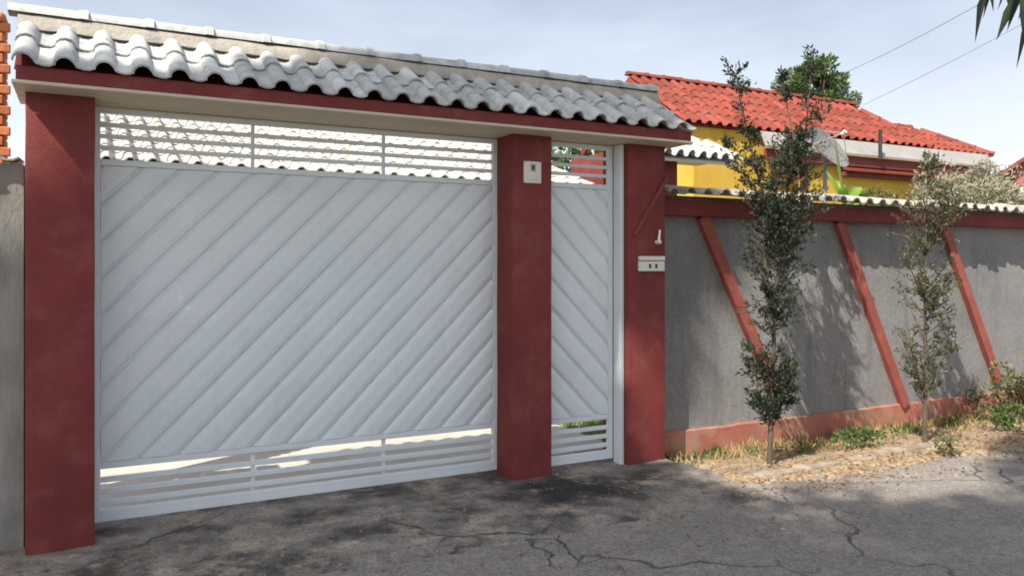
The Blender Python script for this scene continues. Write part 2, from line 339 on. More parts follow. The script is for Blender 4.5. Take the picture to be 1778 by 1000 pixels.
# ------------------------------------------------------------------ tile meshes
def tile_mesh(name, pitch, length, barrel, height, dip=.010, th=.011, nb=6, taper=.006):
    prof = []
    for i in range(nb+1):
        a = math.pi*(1-i/nb); prof.append((barrel/2+barrel/2*math.cos(a), height*math.sin(a)))
    pw = pitch+.012-barrel
    for t, d in ((.35, dip), (.7, dip), (1.0, -.004)): prof.append((barrel+pw*t, -d))
    n = len(prof); V = []
    for yy, s, zz in ((0, 1, .020), (length, 1-taper/barrel, 0)):
        for (x, z) in prof: V.append((barrel/2+(x-barrel/2)*s, yy, z+zz))
        for (x, z) in prof: V.append((barrel/2+(x-barrel/2)*(s-(.16 if x < barrel else 0)), yy, z+zz-th))
    F = []
    for i in range(n-1):
        F += [(i, i+1, 2*n+i+1, 2*n+i), (n+i+1, n+i, 3*n+i, 3*n+i+1), (i+1, i, n+i, n+i+1), (2*n+i, 2*n+i+1, 3*n+i+1, 3*n+i)]
    F += [(0, 2*n, 3*n, n), (n-1, 2*n-1, 4*n-1, 3*n-1)]
    me = raw(V, F, name, 42); return me
def place(name, me, m, parent, origin, xdir, ydir, jitter=0.0, j2=0.0):
    x = Vector(xdir).normalized(); y = Vector(ydir).normalized(); z = x.cross(y)
    if z.z < 0: z = -z
    mtx = Matrix((x, y, z)).transposed().to_4x4(); mtx.translation = Vector(origin)
    mtx = mtx @ Matrix.Rotation(random.uniform(-1, 1)*jitter, 4, 'Z') @ Matrix.Rotation(random.uniform(-1, 1)*jitter*.6, 4, 'X') @ Matrix.Translation((0, random.uniform(-1, 1)*j2, random.uniform(0, 1)*j2*.3))
    o = link(name, me, m, parent)
    o.matrix_local = Matrix.Translation(-Vector(parent.location)) @ mtx if parent is not None else mtx
    return o

# ------------------------------------------------------------------ the gate roof
RX0, RX1 = -.36, 4.46; EY, EZ, RY, RZ, BY = 5.20, 2.765, 5.75, 3.105, 5.95
BZ = RZ-(BY-RY)*(RZ-EZ)/(RY-EY)
roof = thing('gate_roof', 'small white tiled gable roof over the two white gates', 'roof', (RX0, RY, SOFFIT))
T_WHITE = tile_mesh('white_tile', .2, .42, .115, .051); T_BACK = tile_mesh('back_tile', .2, .24, .115, .055)
ncol = 24; pitch = (RX1-RX0-.01)/ncol
for (ey, ez, sgn) in ((EY, EZ, 1), (BY, BZ, -1)):
    up = Vector((0, (RY-ey), RZ-ez)); slen = up.length; up.normalize()
    for row in range(2 if sgn > 0 else 1):
        for c in range(ncol):
            p = Vector((RX0+c*pitch, ey, ez))+up*(-.02+row*.325)
            if sgn > 0: place('roof_tile', T_WHITE, 'tile_white', roof, p, (1, 0, 0), up, .012, .006)
            else: place('roof_tile', T_BACK, 'tile_white', roof, p+Vector((pitch, 0, 0)), (-1, 0, 0), up, .012, .006)
# timber deck under the tiles (closed prism with a thin gap), gable ends
V, F = slab_poly([(RX0+.01, EY+.03, EZ-.035), (RX0+.01, RY, RZ-.03), (RX0+.01, BY-.03, BZ-.035), (RX0+.01, RY, RZ-.10)], (1, 0, 0), RX1-RX0-.02)
link('roof_deck', raw([Vector(v)-Vector(roof.location) for v in V], F), 'maroon_dark', roof)
# mortar bed under the ridge tiles
V, F = [], []
nseg = 60
for i in range(nseg+1):
    x = RX0+.0+(RX1-RX0)*i/nseg
    for (yy, zz) in ((-.125, -.035), (-.10, .045), (-.05, .075), (.05, .075), (.10, .045), (.125, -.035)):
        V.append((x, RY+yy*.82+.008*noise2(x, yy*9, 5), RZ+zz+.008*noise2(x+9, yy*9, 6)))
for i in range(nseg):
    for j in range(6): F.append((i*6+j, i*6+(j+1) % 6, (i+1)*6+(j+1) % 6, (i+1)*6+j))
F += [tuple(range(6)), tuple(nseg*6+j for j in range(6))]
link('ridge_mortar', raw([Vector(v)-Vector(roof.location) for v in V], F, 'mortar', 60), 'mortar', roof)
def ridge_mesh(L, r0, r1, h):
    V, F = [], []; n = 8
    for (y, r) in ((0, r0), (.05, r0), (.055, r0-.012), (L, r1)):
        for i in range(n+1):
            a = math.pi*i/n; V.append((r*math.cos(a), y, h*(r/r0)*math.sin(a)))
    for k in range(3):
        for i in range(n): F.append((k*(n+1)+i, k*(n+1)+i+1, (k+1)*(n+1)+i+1, (k+1)*(n+1)+i))
    F += [tuple(range(n+1)), tuple(3*(n+1)+i for i in range(n, -1, -1))]
    return raw(V, F, 'ridge_tile', 40)
RT = ridge_mesh(.43, .088, .072, .075)
k = 0; x = RX0-.02
while x < RX1-.2:
    L = min(.37, RX1-x)
    o = place('ridge_tile', RT, 'tile_white', roof, (x+.40, RY, RZ+.068), (0, 1, 0), (-1, 0, 0), .015, .004); x += .37
# fascia boards
for nm, lo, hi in (('fascia_board', (RX0+.02, EY+.01, SOFFIT+.004), (RX1-.02, EY+.035, EZ-.012)),
                   ('fascia_board', (RX0+.02, BY-.05, SOFFIT+.004), (RX1-.02, BY-.025, BZ-.03))):
    box(nm, lo, hi, 'maroon', roof, .003)
for xx in (RX0+.02, RX1-.045):
    V, F = slab_poly([(xx, EY+.036, SOFFIT+.004), (xx, EY+.036, EZ-.04), (xx, RY, RZ-.105), (xx, BY-.051, BZ-.04), (xx, BY-.051, SOFFIT+.004)], (1, 0, 0), .025)
    link('gable_board', raw([Vector(v)-Vector(roof.location) for v in V], F), 'maroon', roof)
# soffit: pale boards running along the gate
y = EY+.002
while y < BY-.06:
    box('soffit_board', (RX0+.0, y, SOFFIT-.018+random.uniform(0, .003)), (RX1-.0, y+.094, SOFFIT+.003), 'soffit', roof, .004); y += .1
# soffit must clear the pillar heads: pillars stop at SOFFIT-.02

# ------------------------------------------------------------------ the gates
def clip_poly(poly, x0, x1, z0, z1):
    def cl(pts, f, inter):
        out = []
        for i in range(len(pts)):
            a, b = pts[i-1], pts[i]
            if f(b):
                if not f(a): out.append(inter(a, b))
                out.append(b)
            elif f(a): out.append(inter(a, b))
        return out
    def ix(X): return lambda a, b: (X, a[1]+(b[1]-a[1])*(X-a[0])/(b[0]-a[0]))
    def iz(Z): return lambda a, b: (a[0]+(b[0]-a[0])*(Z-a[1])/(b[1]-a[1]), Z)
    for f, i in ((lambda p: p[0] >= x0, ix(x0)), (lambda p: p[0] <= x1, ix(x1)), (lambda p: p[1] >= z0, iz(z0)), (lambda p: p[1] <= z1, iz(z1))):
        if poly: poly = cl(poly, f, i)
    return poly
def diag_planks(parent, x0, x1, z0, z1, y, s, width):
    # s=+1 planks rise to the right, -1 they fall to the right
    n = 0; w = width; q2 = math.sqrt(2); step = w*q2; a = -(z1-z0)-step
    prof = [(0, .0), (.004, .0), (.020, .016), (.045, .021), (w-.045, .021), (w-.018, .014), (w-.006, .0), (w-.0015, .0)]   # across the plank: offset, relief
    def band(lo, hi):
        k_ = 10*s
        return [(x0+lo, z0), (x0+hi, z0), (x0+hi+k_, z0+10), (x0+lo+k_, z0+10)]
    while a < (x1-x0)+step*2+(z1-z0):
        outer = clip_poly(band(a, a+step-.002), x0, x1, z0, z1)
        if len(outer) >= 3 and abs(sum(outer[i-1][0]*outer[i][1]-outer[i][0]*outer[i-1][1] for i in range(len(outer))))/2 > .0006:
            V, F = slab_poly([(p[0], y+.001, p[1]) for p in outer], (0, 1, 0), .012); V = list(V)
            for (s0, h0), (s1, h1) in zip(prof[:-1], prof[1:]):
                pl = clip_poly(band(a+s0*q2, a+s1*q2), x0, x1, z0, z1)
                if len(pl) < 3: continue
                b0 = len(V)
                for (px, pz) in pl:
                    off = ((px-x0)-s*(pz-z0)-a)/q2; f = (off-s0)/(s1-s0); V.append(Vector((px, y-(h0+(h1-h0)*f), pz)))
                F = F+[tuple(range(b0, len(V)))]
            dy = random.uniform(-.0015, .0015)
            link('plank', raw([Vector(v)-Vector(parent.location)+Vector((0, dy, 0)) for v in V], F), 'gate_white', parent); n += 1
        a += step
    return n
def gate(name, label, x0, x1, y, s, posts, group='white gates'):
    g = thing(name, label, 'gate', (x0, y, 0), group)
    zb, zt, pb, pt = .025, 2.645, .39, 2.29
    box('stile', (x0, y, zb), (x0+.045, y+.04, zt), 'gate_white', g)
    box('stile', (x1-.045, y, zb), (x1, y+.04, zt), 'gate_white', g)
    for (a, b) in ((zb, zb+.075), (pb-.03, pb+.012), (pt-.012, pt+.03), (zt-.035, zt)):
        box('rail', (x0+.045, y+.002, a), (x1-.045, y+.038, b), 'gate_white', g)
    for px in posts:
        box('mullion', (px-.013, y+.0225, zb+.075), (px+.013, y+.046, pb-.03), 'gate_white', g, .002)
        box('mullion', (px-.011, y+.0225, pt+.03), (px+.011, y+.046, zt-.035), 'gate_white', g, .002)
    for i in range(3):
        z = pt+.03+(zt-.035-pt-.03)*(i+1)/4
        box('upper_slat', (x0+.045, y+.004, z-.014), (x1-.045, y+.022, z+.014), 'gate_white', g, .002)
    for z in (.145, .218, .291):
        box('lower_slat', (x0+.045, y+.004, z-.018), (x1-.045, y+.022, z+.018), 'gate_white', g, .003)
    box('backing_sheet', (x0+.04, y+.0362, pb+.005), (x1-.04, y+.0385, pt-.005), 'gate_white', g, 0)
    diag_planks(g, x0+.047, x1-.047, pb+.014, pt-.014, y+.022, s, .165)
    return g
gate('driveway_gate', 'wide white metal gate with diagonal planks rising to the right', .04, 2.90, 5.715, 1, (1.02, 1.96))
pg = gate('foot_gate', 'narrow white metal gate with diagonal planks falling to the right', 3.25, 3.925, 5.60, -1, ())
box('jamb', (3.928, 5.50, -.03), (3.967, 5.60, SOFFIT-.02), 'gate_white', pg, .004)
bm = bmesh.new(); add_box(bm, (.008, -.012, 1.08), (.037, .004, 1.2), .004)
link('lock_plate', mesh_of(bm, 'lock'), 'gate_white', pg)

# ------------------------------------------------------------------ things on the pillars
a = atY(908, 318, FRONT); b = atY(938, 282, FRONT)
t = thing('intercom', 'small square ivory intercom plate fixed on the maroon pillar between the gates', 'intercom', (a.x, FRONT, a.z))
box('plate', (a.x, FRONT-.022, a.z), (b.x, FRONT-.001, b.z), 'plate', t, .006)
cx = (a.x+b.x)/2; w = b.x-a.x; h = b.z-a.z
box('speaker_panel', (cx-.022, FRONT-.027, a.z+h*.54), (cx+.022, FRONT-.0205, b.z-h*.12), 'metal', t, .002)
box('camera_eye', (cx-.010, FRONT-.031, a.z+h*.62), (cx+.010, FRONT-.0265, b.z-h*.2), 'dark', t, .002)
box('call_button', (cx-.05, FRONT-.026, a.z+h*.12), (cx+.05, FRONT-.0205, a.z+h*.40), 'white', t, .003)
a = atY(1107, 471, FRONT); b = atY(1152, 445, FRONT)
t = thing('letterbox', 'ivory letterbox plate with a slot flap on the maroon pillar beside the grey wall', 'letterbox', (a.x, FRONT, a.z))
box('plate', (a.x, FRONT-.02, a.z), (b.x, FRONT-.001, b.z-.042), 'plate', t, .004)
box('flap', (a.x, FRONT-.026, b.z-.036), (b.x, FRONT-.001, b.z), 'plate', t, .004)
for f in (.42, .66):
    xx = a.x+(b.x-a.x)*f
    box('screw_slot', (xx-.011, FRONT-.024, a.z+.025), (xx+.011, FRONT-.0195, a.z+.062), 'dark', t, .002)
a = atY(1140, 425, FRONT)
t = thing('wall_bell', 'small white bell push fixed above the letterbox plate', 'doorbell', (a.x, FRONT, a.z))
V, F = [], []; tube_into(V, F, [(a.x, FRONT-.002, a.z+.02), (a.x, FRONT-.045, a.z+.025)], [.02, .017], 10)
link('bell_base', raw([v-Vector(t.location) for v in V], F, 'bell', 40), 'white', t)
V, F = [], []; tube_into(V, F, [(a.x, FRONT-.03, a.z+.02), (a.x+.004, FRONT-.03, a.z+.06), (a.x+.012, FRONT-.03, a.z+.125)], [.014, .011, .008], 8)
link('bell_stem', raw([v-Vector(t.location) for v in V], F, 'bell', 40), 'white', t)

# ------------------------------------------------------------------ grey boundary wall with diagonal braces and a cap of tiles
WY = 5.70; WX0, WX1 = 4.362, 15.0
wall = thing('boundary_wall', 'rough grey rendered wall with maroon diagonal braces and small tiled cap', 'wall', (WX0, WY, 0))
V, F = [], []
nx, nzz = 110, 24
for i in range(nx+1):
    for j in range(nzz+1):
        x = WX0+(WX1-WX0)*i/nx; z = -.2+2.42*j/nzz
        V.append((x-WX0, .006*noise2(x, z, 2)+.004*noise2(x+5, z, 7), z))
for i in range(nx):
    for j in range(nzz): F.append((i*(nzz+1)+j, (i+1)*(nzz+1)+j, (i+1)*(nzz+1)+j+1, i*(nzz+1)+j+1))
b0 = len(V); V += [(0, .16, -.2), (WX1-WX0, .16, -.2), (WX1-WX0, .16, 2.22), (0, .16, 2.22)]
F += [(b0, b0+1, b0+2, b0+3)]
link('render_panel', raw(V, F, 'render', 60), 'render_grey', wall)
bm = bmesh.new(); add_box(bm, (0, -.035, -.2), (WX1-WX0, .012, .165), .01)
bmesh.ops.subdivide_edges(bm, edges=[e for e in bm.edges if e.calc_length() > 3], cuts=60)
for v in bm.verts: v.co.z += .010*noise2(v.co.x, 1, 2.5) if v.co.z > 0 else 0; v.co.y += .006*noise2(v.co.x, v.co.z, 4)
M['plinth'] = mat('faded_red_plinth', (.42, .16, .11), (.33, .115, .085), 4, .9, .5, 60, c3=(.36, .26, .18), s3=3, spread3=(.47, .72), chips=((.30, .24, .18), 14, .55, .7, .8))
link('plinth', mesh_of(bm, 'plinth', 40), 'plinth', wall)
box('top_beam', (WX0+.005, WY-.11, 2.085), (WX1, WY+.10, 2.225), 'maroon', wall, .006)
M['rib_red'] = mat('dull_red_rib', (.235, .055, .05), (.20, .042, .04), 5, .8, .3, 70)
M['brace'] = mat('sun_faded_red', (.35, .10, .075), (.27, .07, .057), 5, .85, .4, 70, c3=(.36, .16, .12), s3=8, spread3=(.55, .8))
def brace(pt, pb_, w, y0, y1):
    d = Vector((pb_[0]-pt[0], 0, pb_[1]-pt[1])).normalized(); s = Vector((d.z, 0, -d.x))*w/2
    a = Vector((pt[0], y0, pt[1])); b = Vector((pb_[0], y0, pb_[1]))
    V, F = slab_poly([a-s, a+s, b+s, b-s], (0, 1, 0), y1-y0)
    return link('diagonal_brace', raw([v-Vector(wall.location) for v in V], F), 'brace', wall)
BYF = WY-.06
for (u0, v0, u1, v1) in ((1222, 362, 1350, 680), (1460, 378, 1575, 705), (1642, 392, 1737, 662), (1810, 400, 1880, 640)):
    a = atY(u0, v0, BYF); b = atY(u1, v1, BYF); brace((a.x, min(a.z, 2.09)), (b.x, b.z), .108, BYF, WY+.02)
# thin diagonal rib on the gate pillar, a guess at a faint lighter mark
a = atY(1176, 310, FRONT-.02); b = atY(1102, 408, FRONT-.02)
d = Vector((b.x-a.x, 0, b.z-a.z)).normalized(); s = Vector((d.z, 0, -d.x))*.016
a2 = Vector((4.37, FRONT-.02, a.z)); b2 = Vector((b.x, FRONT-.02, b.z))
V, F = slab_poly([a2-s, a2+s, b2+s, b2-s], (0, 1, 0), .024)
link('pillar_rib', raw([v-Vector(wall.location) for v in V], F), 'rib_red', wall)
T_CAP = tile_mesh('cap_tile', .19, .46, .105, .042, nb=5)
n = int((WX1-WX0-.02)/.19)
for i in range(n):
    up = Vector((0, .46, .085+random.uniform(-.01, .01)))
    place('cap_tile', T_CAP, 'cap_tile', wall, (WX0+.03+i*.19, WY-.26+random.uniform(-.012, .012), 2.255+random.uniform(-.004, .006)+.004*math.sin(i*.7)), (1, 0, 0), up, .03, .008)
V, F = slab_poly([(WX0+.004, WY-.08, 2.226), (WX0+.004, WY+.17, 2.226), (WX0+.004, WY+.17, 2.29), (WX0+.004, WY-.02, 2.262)], (1, 0, 0), WX1-WX0-.01)
link('cap_mortar', raw([Vector(v)-Vector(wall.location) for v in V], F), 'mortar', wall)

# ------------------------------------------------------------------ neighbour's wall on the left
nw = thing('neighbour_wall', 'bare stained concrete wall left of the gate with clay coping', 'wall', (-.34, 5.62, 0))
V, F = [], []
for i in range(25):
    for j in range(25):
        x = -3.6+(-.325+3.6)*i/24; z = -.2+2.45*j/24
        V.append((x+.34, .008*noise2(x, z, 1.6)+.004*noise2(x, z, 7), z))
for i in range(24):
    for j in range(24): F.append((i*25+j, (i+1)*25+j, (i+1)*25+j+1, i*25+j+1))
b0 = len(V); V += [(-3.26, .15, -.2), (.015, .15, -.2), (.015, .15, 2.25), (-3.26, .15, 2.25)]; F += [(b0, b0+1, b0+2, b0+3), (24*25, b0+1, b0+2, 24*25+24), (24, b0+3, b0+2, 24*25+24)]
link('concrete_panel', raw(V, F, 'nwall', 60), 'conc_wall', nw)
x = -.36
for i in range(9):
    place('coping_tile', T_CAP, 'orange_clay', nw, (x-.19, 5.55, 2.26), (1, 0, 0), (0, 1, .1), .03, .005); x -= .2
np_ = thing('brick_pier', 'orange clay brick pier rising behind the bare concrete wall', 'pier', (-.605, 6.35, 0))
bm = bmesh.new(); add_box(bm, (-.11, -.10, -.1), (.11, .12, 3.24)); link('pier_core', mesh_of(bm), 'mortar', np_)
bm = bmesh.new(); add_box(bm, (-.075, 0, 0), (.075, .03, .058), .006); BR = mesh_of(bm, 'brick')
bm = bmesh.new(); add_box(bm, (0, -.11, 0), (.03, .11, .058), .006); BRS = mesh_of(bm, 'brick_side')
for r in range(22):
    z = 1.75+r*.068
    for q in range(2):
        o = link('brick', BR, 'orange_clay', np_); o.location = (-.075+.15*q+(.02 if r % 2 else -.02), -.126, z)
    o = link('brick', BRS, 'orange_clay', np_); o.location = (.108, .01, z)
box('pier_cap', (-.75, 6.19, 3.242), (-.46, 6.52, 3.30), 'orange_clay', np_, .02)

# ------------------------------------------------------------------ veranda with white tiles behind the gate
ver = thing('veranda', 'white tiled veranda roof on posts behind the wide gate', 'veranda', (-.3, 8.8, 0))
vx0, vx1, vy0, vz0, vy1, vz1 = -.3, 6.05, 8.8, 2.62, 11.7, 3.58
T_VER = tile_mesh('veranda_tile', .205, .42, .125, .078, dip=.018, nb=5)
up = Vector((0, vy1-vy0, vz1-vz0)); sl = up.length; up.normalize()
rows = int(sl/.34)+1; cols = int((vx1-vx0)/.21); cells = [(r, c) for r in range(rows) for c in range(cols)]
def joined_tiles(src, frames):
    V, F = [], []; sv = [v.co.copy() for v in src.vertices]; sf = [tuple(p.vertices) for p in src.polygons]
    for (p, xd, yd) in frames:
        z = xd.cross(yd); z = -z if z.z < 0 else z
        b = len(V); V += [p+xd*v.x+yd*v.y+z*v.z for v in sv]; F += [tuple(i+b for i in f) for f in sf]
    return V, F
near = [k for k in cells if k[1] >= 10 or k[0] < 4][:300]; ns = set(near); rest = []
for (r, c) in cells:
    p = Vector((vx0+c*.21, vy0, vz0))+up*(r*.34)
    if (r, c) in ns: place('roof_tile', T_VER, 'tile_aged', ver, p, (1, 0, 0), up, .015, .006)
    else: rest.append((p-Vector(ver.location), Vector((1, 0, 0)), up))
if rest:
    V, F = joined_tiles(T_VER, rest); o = link('roof_tiles_rest', raw(V, F, 'rest', 42), 'tile_aged', ver); o['kind'] = 'stuff'
V, F = slab_poly([(vx0, vy0+.05, vz0-.03), (vx0, vy1, vz1-.03), (vx0, vy1, 2.45), (vx0, vy1-.1, 2.45), (vx0, vy1-.1, vz1-.12), (vx0, vy0+.05, vz0-.10)], (1, 0, 0), vx1-vx0)
link('roof_frame', raw([Vector(v)-Vector(ver.location) for v in V], F), 'dark_red_trim', ver)
for xx in (-.1, 3.0, 5.85): box('post', (xx-.08, vy0+.2, -.1), (xx+.08, vy0+.36, vz0-.02), 'maroon', ver, .01)
box('back_wall', (vx0, vy1-.02, -.1), (vx1, vy1+.14, 3.3), 'yellow', ver)
T_VER2 = T_VER.copy(); T_VER2.materials.clear()
# red porch block with its own white tiled canopy, right of the veranda
porch = thing('porch', 'maroon porch wall with small white tiled canopy behind the foot gate', 'porch', (5.95, 9.0, 0))
box('porch_wall', (6.2, 9.0, -.1), (7.42, 9.9, 3.17), 'maroon', porch, .01)
up = Vector((0, .9, .42)).normalized()
for r in range(3):
    for c in range(8):
        if r+c > 8: continue
        p = Vector((6.75+c*.205, 8.72, 3.15))+up*(r*.32)
        place('roof_tile', T_VER2, 'tile_white', porch, p, (1, 0, 0), up, .02, .006)
V, F = slab_poly([(6.75, 8.78, 3.12), (6.75, 9.7, 3.55), (6.75, 9.7, 3.18), (6.75, 9.0, 3.18), (6.75, 8.8, 3.08)], (1, 0, 0), 1.62)
link('canopy_frame', raw([Vector(v)-Vector(porch.location) for v in V], F), 'white', porch)

# ------------------------------------------------------------------ yellow house with red roof
hs = thing('yellow_house', 'yellow house with red tiled hip roof behind the grey wall', 'house', (9.2, 10.25, 0))
ho = Vector(hs.location)
box('wall', (9.0, 10.52, -.1), (16.0, 13.5, 3.98), 'yellow', hs)
box('bay_wall', (11.2, 10.25, -.1), (16.0, 10.519, 3.66), 'yellow', hs)
T_RED = tile_mesh('red_tile', .225, .44, .13, .05, nb=5)
hx0, hx1, hey, hez, hry, hrz, rr = 8.75, 15.15, 10.45, 4.02, 12.0, 5.10, 14.5   # eave y, ridge y, ridge right end
up = Vector((0, hry-hey, hrz-hez)); sl = up.length; up.normalize()
rows = int(sl/.36)
rp = link('roof', raw([Vector(v)-ho for v in [(hx0, hey, hez-.03), (hx1, hey, hez-.03), (rr, hry, hrz-.03), (hx0, hry, hrz-.03), (hx0, 13.55, hez-.03), (hx1, 13.55, hez-.03)]],
        [(0, 1, 2, 3), (3, 2, 5, 4), (1, 5, 2), (0, 3, 4), (0, 4, 5, 1)], 'roof'), 'terracotta', hs)
cnt = 0
def place2(name, me, m, parent, base, origin, xd, yd, j):
    return place(name, me, m, parent, Vector(origin)-base, xd, yd, j, .006)
for r in range(rows):
    t0 = r*.36; f = t0/sl; xr = hx1+(rr-hx1)*f-.16
    c = 0
    while hx0+c*.225 < xr:
        p = Vector((hx0+c*.225, hey, hez))+up*(t0-.02)
        place2('roof_tile', T_RED, 'terracotta', rp, ho, p, (1, 0, 0), up, .02); c += 1; cnt += 1
RTR = ridge_mesh(.45, .10, .085, .085)
x = hx0
while x < rr-.1:
    place2('ridge_tile', RTR, 'terracotta', rp, ho, Vector((x+.42, hry, hrz+.01)), (0, 1, 0), (-1, 0, 0), .02); x += .40
for (a, b) in ((Vector((hx1, hey, hez+.01)), Vector((rr, hry, hrz+.01))),):
    d = (b-a); n = int(d.length/.4); d.normalize(); sx = d.cross(Vector((0, 0, 1)))
    for i in range(n): place2('ridge_tile', RTR, 'terracotta', rp, ho, a+d*(i*.4), sx, d, .02)
# verge boards, pale awning sheet, dark red beams
V, F = slab_poly([(hx0-.06, hey, hez-.12), (hx0-.06, hry, hrz-.12), (hx0-.06, 13.5, hez-.12), (hx0-.06, 13.5, hez-.25), (hx0-.06, hry, hrz-.26), (hx0-.06, hey, hez-.25)], (1, 0, 0), .05)
link('verge_board', raw([Vector(v)-ho for v in V], F), 'dark_red_trim', hs)
V, F = slab_poly([(10.4, 10.40, 3.985), (16.9, 10.40, 3.985), (16.7, 10.08, 3.68), (10.2, 10.08, 3.68)], (0, 0, 1), -.035)
link('awning_sheet', raw([Vector(v)-ho for v in V], F), 'pale_band', hs)
box('awning_beam', (10.3, 10.14, 3.46), (16.6, 10.22, 3.645), 'dark_red_trim', hs)
box('lower_beam', (12.2, 10.12, 3.27), (15.9, 10.248, 3.345), 'dark_red_trim', hs)
V, F = slab_poly([(12.2, 10.02, 3.35), (15.9, 10.02, 3.35), (15.9, 10.245, 3.41), (12.2, 10.245, 3.41)], (0, 0, 1), .04)
link('lower_canopy', raw([Vector(v)-ho for v in V], F), 'terracotta', hs)
tube('vent_pipe', [(13.0, 10.0, 3.6), (13.0, 10.0, 4.15)], [.035, .035], 'dark', hs)
tube('support_post', [(11.2, 10.18, 0), (11.2, 10.18, 3.5)], [.05, .05], 'dark_red_trim', hs)
tube('support_post', [(16.4, 10.18, 0), (16.4, 10.18, 3.5)], [.05, .05], 'dark_red_trim', hs)
# lower wing
wg = thing('house_wing', 'lower red tiled wing beyond the right end of the yellow house', 'house', (17.6, 12, 0))
wo_ = Vector(wg.location); wx0, wx1, wey, wez, wry, wrz = 14.6, 18.1, 11.0, 4.10, 12.5, 4.88
box('wall', (16.02, 11.3, -.1), (17.8, 14, 4.05), 'yellow', wg)
link('roof', raw([Vector(v)-wo_ for v in [(wx0, wey, wez-.02), (wx1, wey, wez-.02), (17.4, wry, wrz-.02), (wx0, wry, wrz-.02), (wx0, 14.0, wez-.02), (wx1, 14.0, wez-.02)]],
     [(0, 1, 2, 3), (3, 2, 5, 4), (1, 5, 2), (0, 3, 4), (0, 4, 5, 1)], 'wroof'), 'terracotta', wg)
up = Vector((0, wry-wey, wrz-wez)); sl2 = up.length; up.normalize()
for r in range(int(sl2/.36)+1):
    f = r*.36/sl2; xr = wx1+(17.4-wx1)*f-.2; x = 14.7
    while x < xr:
        place('roof_tile', T_RED, 'terracotta', wg, Vector((x, wey, wez))+up*(r*.36-.02), (1, 0, 0), up, .02, .006); x += .225
d = Vector((17.4-wx1, wry-wey, wrz-wez)); n = int(d.length/.4); d.normalize()
for i in range(n): place('ridge_tile', RTR, 'terracotta', wg, Vector((wx1, wey, wez+.02))+d*(i*.4), d.cross(Vector((0, 0, 1))), d, .02)
for i in range(5): place('ridge_tile', RTR, 'terracotta', wg, Vector((15.7+i*.4, wry, wrz+.01)), (0, 1, 0), (-1, 0, 0), .02)
# far house at the right edge
a = atY(1741, 293, 14)
fh = thing('far_house', 'maroon gabled house with white lower wall beyond the dry bush', 'house', (a.x, 14, 0)); fh.rotation_euler.z = R(-52)
V, F = slab_poly([(.3, 0, 3.9), (6.3, 0, 3.9), (6.3, 0, a.z), (3.3, 0, a.z+2.1), (.3, 0, a.z)], (0, 1, 0), 6)
link('gable_wall', raw(V, F), 'pink', fh)
bm = bmesh.new(); add_box(bm, (.12, -.12, -.1), (6.5, 6.1, 3.895)); link('lower_wall', mesh_of(bm), 'white', fh)
for x0 in (-.1, 6.7):
    V, F = slab_poly([(x0, -.3, a.z-.26), (3.3, -.3, a.z+2.14), (3.3, 6.3, a.z+2.14), (x0, 6.3, a.z-.26)], (0, 0, 1), .13)
    link('roof_slope', raw(V, F), 'terracotta', fh)

# ------------------------------------------------------------------ dish, cables, pole
dc = atY(1430, 262, 9.3)
ds = thing('satellite_dish', 'grey mesh satellite dish on a mast in front of the yellow house', 'satellite dish', (dc.x, 9.3, 0))
V, F = [], []; nr, na = 6, 28; ax = Vector((.15, -.8, .58)).normalized(); sx = ax.cross(Vector((0, 0, 1))).normalized(); sy = ax.cross(sx)
cc = Vector((0, 0, dc.z))
for side in (0, 1):
    V.append(cc-ax*(.012*side))
    for i in range(1, nr+1):
        r = .44*i/nr
        for j in range(na):
            t_ = 2*math.pi*j/na; V.append(cc+(sx*math.cos(t_)+sy*math.sin(t_))*r+ax*(r*r*.55-.012*side))
H = 1+nr*na
for side in (0, 1):
    o_ = side*H
    for j in range(na): F.append((o_, o_+1+j, o_+1+(j+1) % na))
    for i in range(nr-1):
        for j in range(na): F.append((o_+1+i*na+j, o_+1+i*na+(j+1) % na, o_+1+(i+1)*na+(j+1) % na, o_+1+(i+1)*na+j))
for j in range(na): F.append((1+(nr-1)*na+j, 1+(nr-1)*na+(j+1) % na, H+1+(nr-1)*na+(j+1) % na, H+1+(nr-1)*na+j))
link('reflector', raw(V, F, 'dish', 50), 'dish_mesh', ds)
V, F = [], []; tube_into(V, F, [(.1, .06, 0), (.1, .06, dc.z-.2), cc-ax*.02], [.035, .035, .03]); link('mast', raw(V, F, 'mast', 50), 'metal', ds)
for s in (0, 2.1, 4.2):
    V, F = [], []; e = cc+(sx*math.cos(s)+sy*math.sin(s))*.43+ax*.1; tube_into(V, F, [e, cc+ax*.42], [.008, .008], 5); link('feed_arm', raw(V, F), 'metal', ds)
V, F = [], []; tube_into(V, F, [cc+ax*.38, cc+ax*.47], [.03, .035], 8); link('feed_horn', raw(V, F, 'fh', 40), 'white', ds)
up_ = thing('utility_pole', 'grey concrete utility pole by the road carrying two cables', 'utility pole', (14, 4.6, 0))
V, F = [], []; tube_into(V, F, [(0, 0, -.2), (0, 0, 8.2)], [.16, .10], 12); link('shaft', raw(V, F, 'shaft', 40), 'kerb', up_)
bm = bmesh.new(); add_box(bm, (-.05, -.7, 7.35), (.05, .7, 7.47), .01); link('cross_arm', mesh_of(bm), 'bark', up_)
def cable(label, A, B, sag, r):
    pts = [Vector(A).lerp(Vector(B), i/24)-Vector((0, 0, sag*4*(i/24)*(1-i/24))) for i in range(25)]
    o = tube('power_cable', pts, [r]*25, 'cable', None, 5); return tag(o, label, 'cable', 'overhead cables')
A = atY(1440, 138, 22); cable('upper overhead cable running from behind the green tree to the pole', A, (14, 4.6, 7.52), .25, .008)
A = atY(1500, 182, 12.9); cable('lower overhead cable running from the red roof ridge to the pole', A, (14, 4.55, 6.8), .1, .005)

